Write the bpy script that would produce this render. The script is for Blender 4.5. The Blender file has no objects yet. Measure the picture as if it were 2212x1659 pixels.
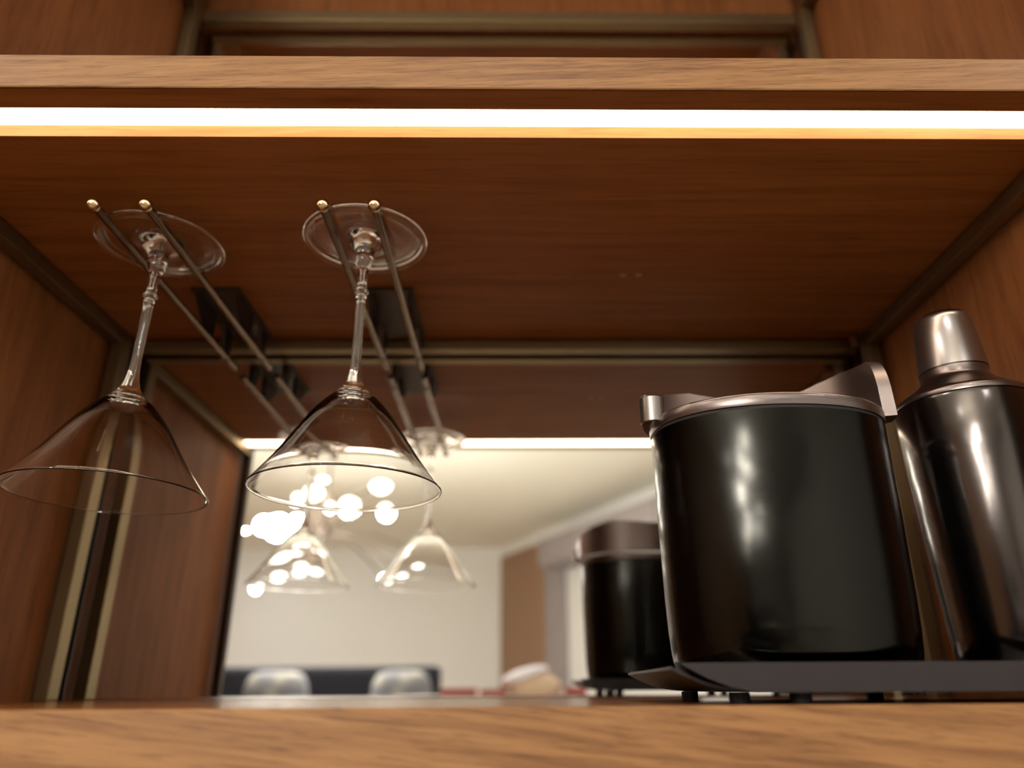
import bpy, bmesh, math, random
from mathutils import Vector, Matrix, Euler
random.seed(7)
PI = math.pi
S = bpy.context.scene
COL = S.collection

# ------------------------------------------------------------------ camera
# world: X right, Y into the cabinet, Z up, origin at the lens (the shelf top is 7 mm lower)
F_PX = 1620.0
cam_d = bpy.data.cameras.new('camera'); cam = bpy.data.objects.new('camera', cam_d); COL.objects.link(cam)
cam_d.sensor_width = 36.0; cam_d.sensor_fit = 'HORIZONTAL'; cam_d.lens = F_PX / 2212 * 36.0
cam_d.clip_start = 0.01; cam_d.clip_end = 50
PITCH, YAW, ROLL = math.radians(22.17), -0.0135, -0.006
cam.matrix_world = Matrix.Rotation(YAW, 4, 'Z') @ Matrix.Rotation(PI/2 + PITCH, 4, 'X') @ Matrix.Rotation(ROLL, 4, 'Z')
cam_d.shift_x = -0.0105
cam_d.dof.use_dof = True; cam_d.dof.focus_distance = 0.455; cam_d.dof.aperture_fstop = 3.6
S.camera = cam

# ------------------------------------------------------------------ world, exposure
w = bpy.data.worlds.new('world'); S.world = w; w.use_nodes = True
w.node_tree.nodes['Background'].inputs[0].default_value = (0.9, 0.85, 0.8, 1)
w.node_tree.nodes['Background'].inputs[1].default_value = 0.05
S.view_settings.view_transform = 'Standard'; S.view_settings.look = 'None'
S.view_settings.gamma = 1.0; S.view_settings.use_curve_mapping = False
S.view_settings.exposure = 0.0
LED_STRENGTH = 10.0
FILL_STRENGTH = 225.0
BULB = 190.0
S.cycles.use_denoising = True
S.cycles.max_bounces = 16; S.cycles.diffuse_bounces = 6; S.cycles.glossy_bounces = 8
S.cycles.transmission_bounces = 14; S.cycles.transparent_max_bounces = 16
S.cycles.sample_clamp_indirect = 6.0
S.cycles.caustics_refractive = True; S.cycles.caustics_reflective = True
S.cycles.blur_glossy = 0.3

# ------------------------------------------------------------------ materials
def mat(name, color=(.5,.5,.5), rough=.5, metal=0.0, **kw):
    m = bpy.data.materials.new(name); m.use_nodes = True
    b = m.node_tree.nodes['Principled BSDF']
    b.inputs['Base Color'].default_value = (*color, 1)
    b.inputs['Roughness'].default_value = rough; b.inputs['Metallic'].default_value = metal
    for k, v in kw.items(): b.inputs[k.replace('_', ' ')].default_value = v
    return m
def emit(name, color, strength):
    m = bpy.data.materials.new(name); m.use_nodes = True; nt = m.node_tree; nt.nodes.clear()
    e = nt.nodes.new('ShaderNodeEmission'); o = nt.nodes.new('ShaderNodeOutputMaterial')
    e.inputs[0].default_value = (*color, 1); e.inputs[1].default_value = strength
    nt.links.new(e.outputs[0], o.inputs[0]); return m
def wood(name, dark, mid, light, grain=(5, 60, 160), rot=(0,0,0), rough=.45, pores=.5, spec=.4):
    m = bpy.data.materials.new(name); m.use_nodes = True; nt = m.node_tree; N = nt.nodes.new; L = nt.links.new
    b = nt.nodes['Principled BSDF']; b.inputs['Roughness'].default_value = rough
    b.inputs['Specular IOR Level'].default_value = spec
    tc = N('ShaderNodeTexCoord')
    mp = N('ShaderNodeMapping'); mp.inputs['Scale'].default_value = grain; mp.inputs['Rotation'].default_value = rot
    # rotate first, then stretch
    mp0 = N('ShaderNodeMapping'); mp0.inputs['Rotation'].default_value = rot; mp.inputs['Rotation'].default_value = (0,0,0)
    L(tc.outputs['Object'], mp0.inputs[0]); L(mp0.outputs[0], mp.inputs[0])
    n1 = N('ShaderNodeTexNoise'); n1.inputs['Scale'].default_value = 1.0; n1.inputs['Detail'].default_value = 5; n1.inputs['Roughness'].default_value = .55; n1.inputs['Distortion'].default_value = .6
    L(mp.outputs[0], n1.inputs['Vector'])
    n2 = N('ShaderNodeTexNoise'); n2.inputs['Scale'].default_value = 4.0; n2.inputs['Detail'].default_value = 3; n2.inputs['Roughness'].default_value = .6
    L(mp.outputs[0], n2.inputs['Vector'])
    cr = N('ShaderNodeValToRGB'); e = cr.color_ramp.elements
    e[0].position = .3; e[0].color = (*dark, 1); e[1].position = .68; e[1].color = (*light, 1)
    k = cr.color_ramp.elements.new(.48); k.color = (*mid, 1)
    L(n1.outputs['Fac'], cr.inputs[0])
    cr2 = N('ShaderNodeValToRGB'); e = cr2.color_ramp.elements
    e[0].position = .34; e[0].color = (*dark, 1); e[1].position = .46; e[1].color = (1,1,1,1)
    L(n2.outputs['Fac'], cr2.inputs[0])
    mx = N('ShaderNodeMix'); mx.data_type = 'RGBA'; mx.blend_type = 'MULTIPLY'; mx.inputs[0].default_value = pores
    L(cr.outputs[0], mx.inputs[6]); L(cr2.outputs[0], mx.inputs[7]); L(mx.outputs[2], b.inputs['Base Color'])
    bp = N('ShaderNodeBump'); bp.inputs['Strength'].default_value = .15; bp.inputs['Distance'].default_value = .0006
    L(n2.outputs['Fac'], bp.inputs['Height']); L(bp.outputs[0], b.inputs['Normal'])
    return m
def brushed(name, color, rough, aniso=.8, var=.035):
    m = bpy.data.materials.new(name); m.use_nodes = True; nt = m.node_tree; N = nt.nodes.new; L = nt.links.new
    b = nt.nodes['Principled BSDF']; b.inputs['Metallic'].default_value = 1
    b.inputs['Base Color'].default_value = (*color, 1); b.inputs['Anisotropic'].default_value = aniso
    b.inputs['Anisotropic Rotation'].default_value = 0.0
    t = N('ShaderNodeTangent'); t.direction_type = 'RADIAL'; t.axis = 'Z'; L(t.outputs[0], b.inputs['Tangent'])
    tc = N('ShaderNodeTexCoord'); mp = N('ShaderNodeMapping'); mp.inputs['Scale'].default_value = (30, 30, 2500)
    L(tc.outputs['Object'], mp.inputs[0])
    n = N('ShaderNodeTexNoise'); n.inputs['Scale'].default_value = 1; n.inputs['Detail'].default_value = 2
    L(mp.outputs[0], n.inputs['Vector'])
    mr = N('ShaderNodeMapRange'); mr.inputs[3].default_value = rough - var; mr.inputs[4].default_value = rough + var
    L(n.outputs['Fac'], mr.inputs[0]); L(mr.outputs[0], b.inputs['Roughness'])
    return m

OAK = ((.18,.080,.029), (.28,.134,.050), (.35,.178,.070))
M = {}
M['oak_edge'] = wood('oak_edge', *OAK, grain=(12, 60, 260), rot=(0, math.radians(3.0), 0), pores=.45)
M['oak_edge_low'] = wood('oak_edge_low', *OAK, grain=(10, 60, 200), rot=(0, math.radians(-6), 0), pores=.45)
VEN = ((.18,.055,.011), (.235,.077,.017), (.275,.095,.023))
VES = ((.17,.060,.018), (.22,.080,.025), (.26,.098,.033))
M['veneer_shelf'] = wood('veneer_shelf', *VEN, grain=(4, 90, 90), rough=.5, pores=.25, spec=.12)
M['veneer_satin'] = wood('veneer_satin', *VEN, grain=(4, 90, 90), rough=.2, pores=.25)
M['veneer_side'] = wood('veneer_side', *VES, grain=(90, 60, 5), rough=.55, pores=.25, spec=.12)
M['bare_oak'] = wood('bare_oak', (.20,.085,.026), (.25,.108,.036), (.29,.13,.045), grain=(10, 60, 200), pores=.2, spec=.1)
M['mirror'] = mat('mirror_silver', (.90,.90,.88), 0.0, 1.0)
M['mirror_edge'] = mat('mirror_edge', (.02,.02,.02), .3, 0.0)
M['bronze'] = mat('bronze_metal', (.27,.20,.11), .45, 1.0)
M['bronze_dark'] = mat('dark_bronze', (.060,.042,.032), .45, .9)
M['brass'] = mat('brass', (.56,.40,.25), .22, 1.0)
M['rod'] = mat('rod_metal', (.20,.14,.09), .25, 1.0)
M['black_metal'] = brushed('black_metal', (.023,.0225,.021), .14, .93)
M['lid_metal'] = brushed('lid_metal', (.20,.165,.16), .28, .5, .025)
M['lid_plain'] = mat('lid_plain', (.26,.215,.21), .36, 1.0)
M['gun'] = brushed('shaker_metal', (.085,.075,.072), .16, .8)
M['cap'] = brushed('cap_metal', (.30,.27,.265), .25, .7, .015)
M['tray'] = mat('tray_metal', (.042,.037,.040), .42, .8)
M['rubber'] = mat('rubber', (.01,.01,.01), .7)
M['glass'] = mat('glass', (1,1,1), 0.0, 0.0, IOR=1.5, Transmission_Weight=1.0)
M['led'] = emit('led_diffuser', (1.0,.80,.58), LED_STRENGTH)
M['white_wall'] = mat('white_paint', (.84,.86,.86), .8)
M['ceiling'] = mat('ceiling_paint', (.90,.89,.80), .85)
M['floor'] = wood('floor_boards', (.34,.27,.20), (.44,.36,.28), (.50,.42,.34), grain=(20, 2, 20), rough=.35)
M['white_plastic'] = mat('white_plastic', (.8,.8,.78), .4)
M['fill_lamp'] = emit('fill_light_lens', (1.0,.975,.94), FILL_STRENGTH)  # glow of the added, unseen ceiling fill lights
M['bulb'] = emit('bulb_glow', (1.0,.95,.84), BULB)
M['navy'] = mat('navy_fabric', (.012,.012,.022), .9)
M['door_wood'] = mat('door_wood', (.30,.17,.095), .5)
M['grey_paint'] = mat('grey_paint', (.33,.30,.31), .6)
M['white_gloss'] = mat('white_lacquer', (.86,.84,.78), .3)
M['screw'] = mat('screw_cap_brown', (.30,.15,.075), .5)
M['beige'] = mat('beige_fabric', (.62,.45,.32), .9)
M['pale'] = mat('pale_fabric', (.66,.62,.66), .9)
M['red'] = mat('red_cover', (.28,.03,.025), .5)
M['paper'] = mat('paper', (.8,.78,.72), .8)
def pattern_mat():
    m = bpy.data.materials.new('patterned_fabric'); m.use_nodes = True; nt = m.node_tree; N = nt.nodes.new; L = nt.links.new
    b = nt.nodes['Principled BSDF']; b.inputs['Roughness'].default_value = .9
    tc = N('ShaderNodeTexCoord'); v = N('ShaderNodeTexVoronoi'); v.inputs['Scale'].default_value = 12
    L(tc.outputs['Object'], v.inputs['Vector'])
    cr = N('ShaderNodeValToRGB'); e = cr.color_ramp.elements
    e[0].position = .25; e[0].color = (.36,.35,.32,1); e[1].position = .5; e[1].color = (.20,.20,.22,1)
    L(v.outputs['Distance'], cr.inputs[0]); L(cr.outputs[0], b.inputs['Base Color']); return m
M['pattern'] = pattern_mat()

# ------------------------------------------------------------------ helpers
def tag(o, label=None, cat=None, group=None, kind=None):
    if label: o['label'] = label
    if cat: o['category'] = cat
    if group: o['group'] = group
    if kind: o['kind'] = kind
    return o
def empty(name, loc, label, cat, group=None):
    o = bpy.data.objects.new(name, None); COL.objects.link(o); o.location = loc; o.empty_display_size = .02
    return tag(o, label, cat, group)
def link(name, bm, m, parent=None, smooth=False, angle=None):
    """coordinates in bm are world coordinates; a part's own origin is its parent's"""
    bmesh.ops.recalc_face_normals(bm, faces=bm.faces)
    me = bpy.data.meshes.new(name); bm.to_mesh(me); bm.free()
    me.materials.append(m)
    o = bpy.data.objects.new(name, me); COL.objects.link(o)
    if parent is not None:
        p = parent; off = Vector((0,0,0))
        while p is not None: off += p.location; p = p.parent
        me.transform(Matrix.Translation(-off)); o.parent = parent
    if smooth:
        me.polygons.foreach_set('use_smooth', [True]*len(me.polygons))
        if angle: me.set_sharp_from_angle(angle=math.radians(angle))
    return o
def at_base(o):
    """move a single-mesh object's origin to the bottom centre of its mesh"""
    co = [v.co for v in o.data.vertices]
    c = Vector(((min(v.x for v in co)+max(v.x for v in co))/2, (min(v.y for v in co)+max(v.y for v in co))/2, min(v.z for v in co)))
    o.data.transform(Matrix.Translation(-c)); o.location = c; return o
def bx(bm, x0, x1, y0, y1, z0, z1, bev=0, seg=2):
    r = bmesh.ops.create_cube(bm, size=1)
    vs = r['verts']
    for v in vs:
        v.co = Vector((x0 + (v.co.x+.5)*(x1-x0), y0 + (v.co.y+.5)*(y1-y0), z0 + (v.co.z+.5)*(z1-z0)))
    if bev:
        es = list({e for v in vs for e in v.link_edges})
        bmesh.ops.bevel(bm, geom=es, offset=bev, segments=seg, affect='EDGES', profile=.6)
    return bm
def box(*a, **k): return bx(bmesh.new(), *a, **k)
def prism(pts, x0, x1, axis='X'):
    """pts = (a,b) outline extruded along an axis"""
    bm = bmesh.new()
    def P(a, b, t): return (t, a, b) if axis == 'X' else ((a, t, b) if axis == 'Y' else (a, b, t))
    A = [bm.verts.new(P(a, b, x0)) for a, b in pts]; B = [bm.verts.new(P(a, b, x1)) for a, b in pts]
    n = len(pts)
    for i in range(n): bm.faces.new((A[i], A[(i+1) % n], B[(i+1) % n], B[i]))
    bm.faces.new(A); bm.faces.new(B[::-1]); return bm
def lathe(prof, cx, cy, seg=96, rx=1.0, ry=1.0, n_exp=2.0, bm=None):
    """prof = [(r,z)...]; superellipse plan with exponent n_exp"""
    bm = bm or bmesh.new(); rings = []
    for r, z in prof:
        if r < 1e-7: rings.append([bm.verts.new((cx, cy, z))]); continue
        ring = []
        for i in range(seg):
            t = 2*PI*i/seg; c, s = math.cos(t), math.sin(t)
            k = (abs(c)**n_exp + abs(s)**n_exp) ** (-1/n_exp)
            ring.append(bm.verts.new((cx + r*rx*c*k, cy + r*ry*s*k, z)))
        rings.append(ring)
    for a, b in zip(rings, rings[1:]):
        for i in range(seg):
            j = (i+1) % seg
            if len(a) == 1 and len(b) == 1: continue
            if len(a) == 1: bm.faces.new((a[0], b[j], b[i]))
            elif len(b) == 1: bm.faces.new((a[i], a[j], b[0]))
            else: bm.faces.new((a[i], a[j], b[j], b[i]))
    return bm
def tube(bm, pts, r, seg=12, cap=True):
    pts = [Vector(p) for p in pts]; rings = []
    rr = r if isinstance(r, (list, tuple)) else [r]*len(pts)
    for i, p in enumerate(pts):
        d = (pts[min(i+1, len(pts)-1)] - pts[max(i-1, 0)]).normalized()
        up = Vector((0,0,1)) if abs(d.z) < .9 else Vector((1,0,0))
        a = d.cross(up).normalized(); b = d.cross(a).normalized()
        rings.append([bm.verts.new(p + a*rr[i]*math.cos(2*PI*k/seg) + b*rr[i]*math.sin(2*PI*k/seg)) for k in range(seg)])
    for A, B in zip(rings, rings[1:]):
        for k in range(seg): bm.faces.new((A[k], A[(k+1) % seg], B[(k+1) % seg], B[k]))
    if cap: bm.faces.new(rings[0]); bm.faces.new(rings[-1][::-1])
    return bm
def sphere(bm, c, r, u=20, v=12, sc=(1,1,1)):
    bmesh.ops.create_uvsphere(bm, u_segments=u, v_segments=v, radius=r, matrix=Matrix.Translation(c) @ Matrix.Diagonal((*sc, 1)))
    return bm
def smooth_pts(pts, n=10):
    """Catmull-Rom through 2-D points"""
    out = []
    for i in range(len(pts)-1):
        p0 = pts[max(i-1, 0)]; p1 = pts[i]; p2 = pts[i+1]; p3 = pts[min(i+2, len(pts)-1)]
        for k in range(n):
            t = k/n
            out.append(tuple(.5*((2*b) + (-a+c)*t + (2*a-5*b+4*c-d)*t*t + (-a+3*b-3*c+d)*t**3) for a, b, c, d in zip(p0, p1, p2, p3)))
    out.append(pts[-1]); return out

# ------------------------------------------------------------------ dimensions
XL, XR = -.410, .378          # inner faces of the side panels
YF, YM = .357, .728           # shelf front, mirror face
ZS = -.007                    # top of lower shelf
ZU, ZT = .340, .3655          # underside and top of the upper shelf
ZC = .905                     # underside of the highest shelf
FLOOR, CEIL = -.80, 1.60
def mY(yv): return 2*YM - yv  # a distance seen in the mirror -> where it stands in the room

# ------------------------------------------------------------------ room
XW, YW = -.15, mY(9.25)                   # far corner of the slanted wall
XN, YN = 3.55, .36
def slant(yv): return -.15 + .447*(9.25 - yv)
plan = [(-3.7, .80), (-3.7, YW), (XW, YW), (XN, YN), (XN, .80)]
tag(link('floor', prism(plan, FLOOR-.05, FLOOR, 'Z'), M['floor']), kind='structure')
tag(link('ceiling', prism(plan, CEIL, CEIL+.05, 'Z'), M['ceiling']), kind='structure')
tag(link('wall_far', box(-3.75, XW+.05, YW-.06, YW, FLOOR, CEIL), M['white_wall']), kind='structure')
tag(link('wall_left', box(-3.76, -3.7, YW-.05, .85, FLOOR, CEIL), M['door_wood']), kind='structure')
d = Vector((XN-XW, YN-YW)).normalized(); nrm = Vector((d.y, -d.x))
sl = [(XW, YW), (XN, YN), (XN+nrm.x*.06, YN+nrm.y*.06), (XW+nrm.x*.06, YW+nrm.y*.06)]
tag(link('wall_right', prism(sl, FLOOR, CEIL, 'Z'), M['white_wall']), kind='structure')
bm = box(-3.7, XL-.022, .80, .86, FLOOR, CEIL); bx(bm, XR+.022, XN+.06, .80, .86, FLOOR, CEIL); bx(bm, XL-.022, XR+.022, .80, .86, FLOOR, CEIL)
tag(link('wall_back', bm, M['white_wall']), kind='structure')
# fitted furniture in the slanted wall, as far as the mirror shows it
def slab(name, yv0, yv1, z0, z1, out, m, parent=None):
    pts = []
    for yv, o in ((yv0, 0.001), (yv1, 0.001), (yv1, out), (yv0, out)):
        pts.append((slant(yv) - nrm.x*o, mY(yv) - nrm.y*o))
    return link(name, prism(pts, z0, z1, 'Z'), m, parent)
c = slab('door_1', 9.20, 8.11, FLOOR+.002, CEIL-.12, .03, M['door_wood']); tag(c, kind='structure')
h = empty('wall_cabinet', (slant(7)-nrm.x*.02, mY(7)-nrm.y*.02, 1.12), 'long grey wall cabinet hanging high on the white wall, seen in the mirror', 'cabinet')
for k in range(3):
    y0 = 7.75 - k*.95
    slab('door', y0, y0-.94, 1.135, 1.385, .30, M['grey_paint'], h)
slab('carcass', 7.76, 4.89, 1.12, 1.40, .28, M['grey_paint'], h)
f = slab('fridge_column', 8.08, 7.72, FLOOR+.002, 1.36, .05, M['grey_paint'])
tag(at_base(f), 'narrow grey cabinet column beside the brown door, seen in the mirror', 'cabinet')

# ------------------------------------------------------------------ cabinet
cab = empty('cabinet', ((XL+XR)/2, .53, FLOOR), 'tall wooden wall cabinet with open lit compartments', 'cabinet')
link('side_panel', box(XL-.02, XL, YF-.002, .79, FLOOR+.001, 1.2), M['veneer_side'], cab)
link('side_panel', box(XR, XR+.02, YF-.002, .79, FLOOR+.001, 1.2), M['veneer_side'], cab)
link('back_panel', box(XL, XR, .733, .748, FLOOR+.001, 1.2), M['veneer_side'], cab)
link('top_panel', box(XL-.02, XR+.02, YF-.002, .79, 1.2, 1.222), M['veneer_side'], cab)

def edge_band(sh, x0, x1, z0, z1, m):
    bm = box(x0, x1, YF-.0012, YF+.001, z0, z1, bev=.0006, seg=1)
    return link('front_edge', bm, m, sh)
def grooved(zb, zt):
    return prism([(YF, zb), (.374, zb), (.374, zb+.010), (.400, zb+.010), (.400, zb), (.7265, zb), (.7265, zt), (YF, zt)], XL+.0005, XR-.0005)
def bare_groove(o):
    o.data.materials.append(M['bare_oak'])            # the milled groove cuts through the veneer into bare oak
    for k in (1, 2, 3): o.data.polygons[k].material_index = 1
def lights(z, lab):
    s = empty('light_strip', ((XL+XR)/2, .387, z), lab, 'light')
    link('diffuser', prism([(.3743, z+.0004), (.3997, z+.0090), (.3997, z+.0098), (.3743, z+.0012)], XL+.006, XR-.006), M['led'], s)
    for a, b in ((XL+.0008, XL+.006), (XR-.006, XR-.0008)):
        link('end_cap', box(a, b, .3745, .3995, z+.0003, z+.0098), M['white_plastic'], s)
up = empty('shelf', ((XL+XR)/2, .53, ZU), 'upper oak shelf with a light strip set into its underside', 'shelf')
bare_groove(link('board', grooved(ZU, ZT), M['veneer_shelf'], up)); edge_band(up, XL+.0005, XR-.0005, ZU, ZT, M['oak_edge'])
for x in (.0975, .111): link('screw_cover', tube(bmesh.new(), [(x, .578, ZU-.0006), (x, .578, ZU+.001)], .0030, 16), M['screw'], up)
lo = empty('shelf', ((XL+XR)/2, .53, ZS-.03), 'lower oak shelf carrying the tray, bucket and shaker', 'shelf')
link('board', box(XL+.0005, XR-.0005, YF, .7265, ZS-.03, ZS), M['veneer_satin'], lo)
edge_band(lo, XL+.0005, XR-.0005, ZS-.03, ZS, M['oak_edge_low'])
hi = empty('shelf', ((XL+XR)/2, .53, ZC), 'highest wooden shelf whose underside shows at the very top', 'shelf')
bare_groove(link('board', grooved(ZC, ZC+.025), M['veneer_shelf'], hi)); edge_band(hi, XL+.0005, XR-.0005, ZC, ZC+.025, M['oak_edge'])
lights(ZU, 'bright warm light strip recessed under the upper shelf')
lights(ZC, 'warm light strip under the highest shelf, above the picture')
def mirror(z0, z1, lab):
    t = empty('mirror', ((XL+XR)/2, YM, z0), lab, 'mirror')
    link('glass', box(XL+.009, XR-.009, YM, YM+.003, z0, z1), M['mirror'], t)
    bm = box(XL+.001, XL+.009, YM-.0005, YM+.0035, z0, z1); link('edge_strip', bm, M['mirror_edge'], t)
    link('edge_strip', box(XR-.009, XR-.001, YM-.0005, YM+.0035, z0, z1), M['mirror_edge'], t)
mirror(ZS+.0005, ZU-.0005, 'mirror at the back of the compartment with glasses and bucket')
mirror(ZT+.0005, .790, 'mirror at the back of the compartment above the upper shelf')

link('upper_back_panel', box(XL+.0005, XR-.0005, .7225, .7325, .7905, ZC-.0003), M['veneer_side'], cab)
# metal frame in the corners of the compartments
fr = empty('metal_frame', ((XL+XR)/2, .53, ZS), 'thin bronze metal frame lining the corners of the wooden compartments', 'frame')
def rails(z0, z1, zr, hh=.010):
    for x0, x1 in ((XL+.005, XL+.017), (XR-.017, XR-.005)):
        link('post', box(x0, x1, .689, .7056, z0, z1, bev=.0008), M['bronze'], fr)
        link('post', box(x0, x1, YF+.002, YF+.014, z0, z1, bev=.0008), M['bronze_dark'], fr)
        link('side_rail', box(x0, x1, YF+.014, .689, zr-.012, zr, bev=.0008), M['bronze'], fr)
    link('back_rail', box(XL+.017, XR-.017, .708, .722, zr-hh, zr, bev=.0008), M['bronze'], fr)
rails(ZS+.0005, ZU-.0005, .3375)
rails(ZT+.0005, ZC-.0005, .802, .016)
link('corner_bolt', tube(bmesh.new(), [(XR-.028, .694, .322), (XR-.028, .694, .335)], .005, 16), M['brass'], fr)

# ------------------------------------------------------------------ stemware racks
def rack(cx, lab):
    t = empty('stemware_rack', (cx, .65, ZU), lab, 'rack', None)
    for s in (-1, 1):
        x = cx + s*.0178
        r = link('rod', tube(bmesh.new(), [(x, .437, .310), (x, .716, .310)], .0031, 20), M['rod'], t, smooth=True, angle=50)
        link('ball_tip', sphere(bmesh.new(), Vector((x, .434, .310)), .0047, 24, 16), M['brass'], r, smooth=True)
    b = box(cx-.022, cx+.022, .600, .700, ZU-.0035, ZU-.0003, bev=.0008)
    link('mount_plate', b, M['bronze_dark'], t)
    for s in (-1, 1):
        x = cx + s*.0178
        link('hanger', prism([(.605, ZU-.0035), (.650, ZU-.0035), (.650, .308), (.640, .307)], x-.002, x+.002), M['bronze_dark'], t)
        link('hanger', prism([(.672, ZU-.0035), (.694, ZU-.0035), (.694, .307), (.684, .307)], x-.002, x+.002), M['bronze_dark'], t)
    return t
rack(-.2705, 'pair of brass rods with ball tips, the left one of two racks')
rack(-.1135, 'pair of brass rods with ball tips, the right one of two racks')

# ------------------------------------------------------------------ martini glasses (hanging upside down)
def martini(cx, cy, lab, tilt):
    zf = .3135                       # underside of the foot rests on the rods
    t = empty('martini_glass', (cx, cy, zf), lab, 'glass', None)
    # profile downwards from foot; local z relative to zf
    foot = [(0, .0020), (.020, .0020), (.0422, .0020), (.0434, .0025), (.0448, .0025), (.0457, .0018), (.0460, .0007), (.0456, -.0004), (.0446, -.0010), (.0434, -.0009), (.0424, 0.0),
            (.034, .0003), (.022, -.0003), (.013, -.0028), (.0085, -.0070), (.0062, -.0125), (.0066, -.0165), (.0060, -.0205), (.0043, -.0235)]
    stem_k = [(.0043, -.0235), (.0036, -.0290), (.0035, -.0400), (.0052, -.0432), (.0035, -.0466), (.0032, -.0650), (.0031, -.0850), (.0034, -.1000), (.0044, -.1090), (.0064, -.1165)]
    stem = smooth_pts(stem_k, 6)
    outer = smooth_pts([(.0064, -.1165), (.0110, -.1225), (.0190, -.1300), (.0270, -.1395), (.0340, -.1500), (.0480, -.1720), (.0628, -.1915)], 8)
    inner = smooth_pts([(.0618, -.1913), (.0468, -.1715), (.0326, -.1502), (.0254, -.1405), (.0170, -.1318), (.0085, -.1262), (0.0, -.1245)], 8)
    rim = [(.0628, -.1915), (.0627, -.1920), (.0623, -.1922), (.0619, -.1919), (.0618, -.1913)]
    def P(pr): return [(max(r, 0), z+zf) for r, z in pr]
    prof_b = P(outer) + P(rim)[1:-1] + P(inner)
    link('foot', lathe(P(foot), cx, cy, 96), M['glass'], t, smooth=True)
    link('stem', lathe(P(stem), cx, cy, 96), M['glass'], t, smooth=True)
    link('bowl', lathe(prof_b, cx, cy, 96), M['glass'], t, smooth=True)
    t.rotation_euler = tilt
    return t
martini(-.2675, .4914, 'clear martini glass hanging upside down on the left rack', (0, math.radians(.6), 0))
martini(-.1112, .4840, 'clear martini glass hanging upside down on the right rack', (0, math.radians(-.3), 0))

# ------------------------------------------------------------------ tray
TF, TB, TX1 = .372, .532, .366
tz0, tz1 = -.0019, .0112
tr = empty('serving_tray', (.23, .45, ZS), 'low dark metal tray with an upturned end under the bucket and shaker', 'tray')
# floor plate curling up at its left end
curl = smooth_pts([(.0757, .0085), (.084, .0045), (.094, .0008), (.106, -.0012), (.122, -.0018), (.15, -.0019)], 6) + [(TX1, -.0019)]
th = .0014
pl = curl + [(x, z+th) for x, z in curl[::-1]]
link('base_plate', prism(pl, TF+.012, TB-.002, 'Y'), M['tray'], tr)
def wall_prof():
    top = [(.0772, tz1), (TX1, tz1), (TX1, tz0)]
    low = smooth_pts([(.113, tz0), (.101, .0005), (.090, .0045), (.082, .0085), (.0772, tz1)], 5)
    return top + low[:-1]
link('side_wall', prism(wall_prof(), TF, TF+.002, 'Y'), M['tray'], tr)
link('side_wall', prism(wall_prof(), TB, TB+.002, 'Y'), M['tray'], tr)
fl = [(.107, .0018), (.107, -.0019), (TX1, -.0019), (TX1, -.0004)]
link('rim_floor', prism([(.113, -.0019), (TX1, -.0019), (TX1, -.0005), (.113, -.0005)], TF+.002, TF+.0125, 'Y'), M['tray'], tr)
link('end_wall', box(TX1-.002, TX1, TF+.002, TB, tz0, tz1), M['tray'], tr)
for x, y in ((.112, .402), (.139, .392), (.276, .395), (.345, .395), (.112, .515), (.345, .515), (.230, .515)):
    link('foot', tube(bmesh.new(), [(x, y, ZS), (x, y, -.0018)], .0052, 16), M['rubber'], tr)

# ------------------------------------------------------------------ ice bucket
bxc, byc, RX, RY, NE = .1610, .4555, .0725, .0560, 2.15
b = empty('ice_bucket', (bxc, byc, -.0004), 'large dark brushed metal ice bucket with lid, standing on the tray', 'bucket')
zr = .1490
prof = [(0, 0.0), (.78, 0.0), (.85, .0008), (.895, .0035), (.930, .009), (.953, .0175), (.968, .030), (.978, .048), (.990, .095), (.995, zr-.004), (.995, zr), (.975, zr), (.973, zr-.01), (.96, .03), (.0, .02)]
def L2(prof, grow=1.0, bm=None): return lathe([(r*RX*grow, z) for r, z in prof], bxc, byc, 160, 1, RY/RX, NE, bm)
link('body', L2([(r, z-.0004) for r, z in prof]), M['black_metal'], b, smooth=True, angle=40)
zl = zr
lid = link('lid', L2([(0, zl+.0012), (.985, zl+.0012), (1.0, zl+.0018), (1.006, zl+.0035), (1.006, zl+.0070), (1.000, zl+.0084), (.985, zl+.0092), (.8, zl+.0095), (0, zl+.0098)]), M['lid_metal'], b, smooth=True, angle=35)
link('gasket', L2([(.90, zl-.001), (.985, zl-.0002), (.988, zl+.0014), (.90, zl+.0014)]), M['rubber'], b)
link('knob', lathe([(0, zl+.0096), (.015, zl+.0096), (.0155, zl+.0125), (.0145, zl+.0150), (0, zl+.0156)], bxc-.010, byc-.022, 32), M['lid_metal'], lid, smooth=True, angle=40)
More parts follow.
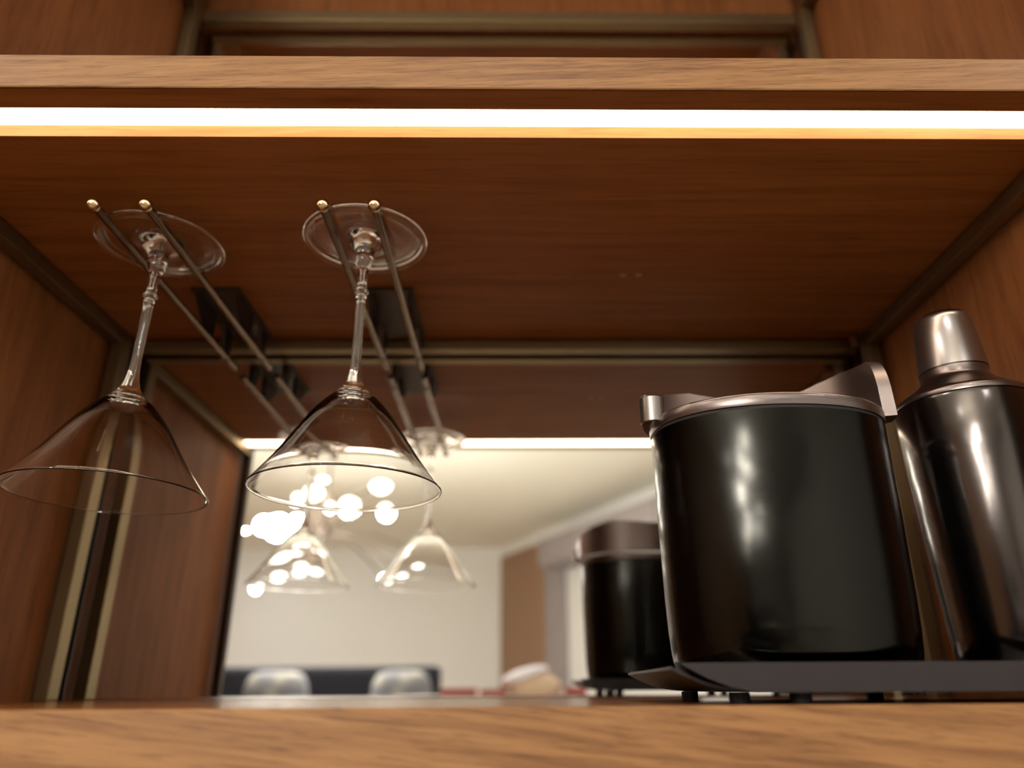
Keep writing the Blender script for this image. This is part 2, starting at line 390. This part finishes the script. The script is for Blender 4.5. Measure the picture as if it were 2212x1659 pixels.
# band handle folded back round the lid
hd_pts = []
def ell(t, g=1.0):
    c_, s_ = math.cos(t), math.sin(t); k = (abs(c_)**NE + abs(s_)**NE) ** (-1/NE)
    return bxc + RX*g*c_*k, byc + RY*g*s_*k
HK = [(0,.027),(.2,.043),(.33,.050),(.5,.046),(.61,.046),(.70,.052),(.78,.0545),(.87,.0525),(1.0,.048)]
def interp(s):
    for (a, u), (b_, v) in zip(HK, HK[1:]):
        if s <= b_:
            k = (s-a)/(b_-a); return u + (v-u)*k
    return HK[-1][1]
bm = bmesh.new(); prev = None; n = 100
for i in range(n+1):
    s = i/n
    t = math.radians(184 - s*(184+20))      # from the left side round the back to right-front
    zb = zl + .0100
    zt = zl + interp(s)
    if s > .90: zt = zb + (zt-zb)*math.sqrt(max(0, 1-((s-.90)/.10)**2)) + .0004
    if s > .88: zb -= .003*min(1, (s-.88)/.06)
    x0, y0 = ell(t, 1.0); x1, y1 = ell(t, 1.06 + .05*max(0, s-.6)/.4)
    q = [bm.verts.new((x0, y0, zb)), bm.verts.new((x1, y1, zb)), bm.verts.new((x1, y1, zt)), bm.verts.new((x0, y0, zt))]
    if prev:
        for k in range(4): bm.faces.new((prev[k], prev[(k+1) % 4], q[(k+1) % 4], q[k]))
    else: bm.faces.new(q)
    prev = q
bm.faces.new(prev[::-1])
hnd = link('handle', bm, M['lid_plain'], b, smooth=True, angle=40)
link('pivot', lathe([(0, zl+.005), (.0072, zl+.005), (.0078, zl+.0056), (.0078, zl+.0215), (.0072, zl+.0222), (0, zl+.0222)], bxc-RX-.0005, byc-.010, 40), M['cap'], hnd, smooth=True, angle=40)

# ------------------------------------------------------------------ cocktail shaker
sx, sy = .3095, .4820
sh = empty('cocktail_shaker', (sx, sy, -.0004), 'tall gunmetal cocktail shaker with cap, standing right of the bucket', 'shaker')
z_b = .1775
link('body', lathe([(0, -.0004), (.030, -.0004), (.0335, .0005), (.0352, .004), (.0372, .03), (.0398, .09), (.0418, .140), (.0425, z_b-.002), (.0422, z_b), (.040, z_b), (.0, z_b-.01)], sx, sy, 128), M['gun'], sh, smooth=True, angle=40)
sho = link('strainer_top', lathe([(.0405, z_b-.0002), (.0428, z_b+.0006), (.0430, z_b+.0030), (.0422, z_b+.0045), (.036, z_b+.0085), (.029, z_b+.0135), (.0238, z_b+.0180), (.0222, z_b+.0200), (.0218, z_b+.0215), (.0217, z_b+.0262), (.020, z_b+.0268), (0, z_b+.0268)], sx, sy, 128), M['lid_metal'], sh, smooth=True, angle=35)
cz = z_b + .0265
link('cap', lathe([(.0195, cz), (.0221, cz+.0004), (.0220, cz+.004), (.0206, cz+.024), (.0192, cz+.0375), (.0185, cz+.0405), (.0170, cz+.0424), (.0140, cz+.0432), (0, cz+.0436)], sx, sy, 128), M['cap'], sh, smooth=True, angle=60)

# ------------------------------------------------------------------ room contents (seen in the mirror)
def q_at(u, v, yv):
    """direction of a photo point from the lens, carried to distance yv and folded back into the room"""
    a = (u - 1106 + cam_d.shift_x*2212)/F_PX; bb = (829.5-v)/F_PX
    D = cam.matrix_world.to_3x3() @ Vector((a, bb, -1))
    return Vector((D.x/D.y*yv, mY(yv), D.z/D.y*yv))
spots = [(675,1065,.060),(640,1078,.035),(825,1045,.062),(755,1096,.062),(600,1140,.075),(570,1135,.05),(642,1130,.05),(835,1108,.042),(697,1026,.035),(655,1195,.045),(690,1218,.042),
         (648,1228,.040),(598,1240,.045),(552,1272,.022),(900,1195,.036),(862,1238,.030),(830,1251,.022),(712,1098,.024)]
cc = q_at(700, 1150, 4.3)
ch = empty('chandelier', (cc.x, cc.y, CEIL), 'branching chandelier of glowing bulbs hanging in the room, seen in the mirror', 'chandelier')
link('ceiling_rose', lathe([(0, CEIL-.001), (.06, CEIL-.001), (.06, CEIL-.02), (.01, CEIL-.03), (0, CEIL-.03)], cc.x, cc.y, 32), M['brass'], ch, smooth=True, angle=40)
link('rod', tube(bmesh.new(), [(cc.x, cc.y, CEIL-.03), (cc.x, cc.y, cc.z)], .006, 10), M['bronze_dark'], ch)
link('hub', sphere(bmesh.new(), cc, .03), M['bronze_dark'], ch, smooth=True)
for i, (u, v, r) in enumerate(spots):
    p = q_at(u, v, 4.3 + .25*math.sin(i*2.4))
    mid = (p+cc)/2 + Vector((0,0,.05))
    a = link('arm', tube(bmesh.new(), [cc, cc.lerp(mid,.6)+Vector((0,0,.015)), mid, p.lerp(mid,.4)+Vector((0,0,.01)), p], .0045, 8), M['bronze_dark'], ch, smooth=True)
    link('bulb', sphere(bmesh.new(), p, r*.9, 18, 12), M['bulb'], a, smooth=True)

# added fill lights on the ceiling, kept out of view, to brighten the room
for k, (x, y) in enumerate([(-1.6,-.9),(.0,-1.3),(1.5,-1.0),(-1.9,-2.6),(.9,-2.6),(-2.9,-4.2),(-2.9,-5.4),(-2.9,-6.6),(2.2,-3.0)]):
    t = empty('fill_light', (x, y, CEIL), 'added round ceiling fill light, unseen, brightening the room behind the camera', 'light', 'added ceiling fill lights behind the camera')
    link('trim', lathe([(.062, CEIL-.001), (.085, CEIL-.001), (.083, CEIL-.008), (.064, CEIL-.010), (.062, CEIL-.001)], x, y, 32), M['white_plastic'], t, smooth=True, angle=40)
    link('lens', lathe([(0, CEIL-.004), (.062, CEIL-.004), (.062, CEIL-.002), (0, CEIL-.002)], x, y, 32), M['fill_lamp'], t)

# sofa with cushions
SY = 3.35; xr = -.080*SY; xl = -1.95; st = .0285*(SY+.82)-.03
y0, y1 = mY(SY+.18), mY(SY)
so = empty('sofa', ((xl+xr)/2, mY(SY+.5), FLOOR), 'dark navy sofa along the room, its back seen low in the mirror', 'sofa')
link('backrest', box(xl+.12, xr-.12, mY(SY+1.0), mY(SY+.82), FLOOR+.35, st+.03, bev=.03), M['navy'], so)
link('seat', box(xl+.12, xr-.12, mY(SY+.82), mY(SY+.06), FLOOR+.10, FLOOR+.44, bev=.04), M['navy'], so)
for a, c_ in ((xl, xl+.12), (xr-.12, xr)): link('armrest', box(a, c_, mY(SY+1.0), mY(SY+.04), FLOOR+.08, FLOOR+.62, bev=.03), M['navy'], so)
for a in (xl+.06, xr-.06):
    for yv in (SY+.12, SY+.92): link('leg', tube(bmesh.new(), [(a, mY(yv), FLOOR), (a, mY(yv), FLOOR+.10)], .02, 10), M['bronze_dark'], so)

def cushion(u, wd, lab, m):
    p = q_at(u, 1480, SY+.74)
    bm = bmesh.new(); sphere(bm, Vector((0,0,0)), 1, 24, 14)
    for v in bm.verts:
        x, y, z = v.co
        f_ = lambda t: math.copysign(abs(t)**.45, t)
        v.co = Vector((p.x + f_(x)*wd, p.y + y*.06, FLOOR + .445 + .225 + f_(z)*.225))
    o = link('cushion', bm, m, smooth=True); tag(at_base(o), lab, 'cushion', None); return o
bpy.context.view_layer.update()
cushion(598, .165, 'grey patterned cushion on the navy sofa, the left one in the mirror', M['pattern'])
cushion(868, .155, 'grey patterned cushion on the navy sofa, the right one in the mirror', M['pattern'])

# table with the beige bag and red books
ty = 2.9; tt = -.021
tb = empty('table', (.15, mY(ty), FLOOR), 'white topped table in the room behind, level with the shelf in the mirror', 'table')
link('tabletop', box(-.42, .80, mY(ty+.35), mY(ty-.35), tt-.03, tt, bev=.004), M['white_gloss'], tb)
for a in (-.36, .74):
    for c_ in (-.29, .29): link('leg', box(a-.02, a+.02, mY(ty+c_)-.02, mY(ty+c_)+.02, FLOOR, tt-.03), M['door_wood'], tb)
def book(u0, u1, z0, h_, lab):
    a = q_at(u0, 1495, ty).x; c_ = q_at(u1, 1495, ty).x
    t = empty('book', ((a+c_)/2, mY(ty), z0), lab, 'book')
    link('cover', box(a, c_, mY(ty)-.09, mY(ty)+.09, z0, z0+.003), M['red'], t); link('cover', box(a, c_, mY(ty)-.09, mY(ty)+.09, z0+h_-.003, z0+h_), M['red'], t)
    link('spine', box(a, c_, mY(ty)+.088, mY(ty)+.092, z0, z0+h_), M['red'], t)
    link('pages', box(a+.004, c_-.004, mY(ty)-.085, mY(ty)+.088, z0+.003, z0+h_-.003), M['paper'], t)
book(957, 1032, tt, .026, 'dark red book lying on the table, the left one in the mirror')
book(1040, 1092, tt, .022, 'short dark red book on the table beside the beige bag')
book(1216, 1262, tt, .028, 'dark red book lying right of the beige bag in the mirror')
def bag():
    p = q_at(1155, 1490, ty)
    t = empty('fabric_bag', (p.x, p.y, tt), 'soft beige fabric bag slumped on the table, seen in the mirror', 'bag')
    bm = bmesh.new(); sphere(bm, Vector((0,0,0)), 1, 32, 18)
    for v in bm.verts:
        x, y, z = v.co; zz = max(z, -.5)
        v.co = Vector((p.x + x*.098*(1-.25*max(zz,0)), p.y + y*.085, tt + (zz+.5)*.060 + .0005))
    link('sack', bm, M['beige'], t, smooth=True)
    bm = bmesh.new(); sphere(bm, Vector((0,0,0)), 1, 24, 14)
    for v in bm.verts:
        x, y, z = v.co
        v.co = Vector((p.x - .035 + x*.085, p.y + .02 + y*.07, tt + .070 + z*.024 + x*.022))
    link('top_fold', bm, M['pale'], t, smooth=True)
bag()
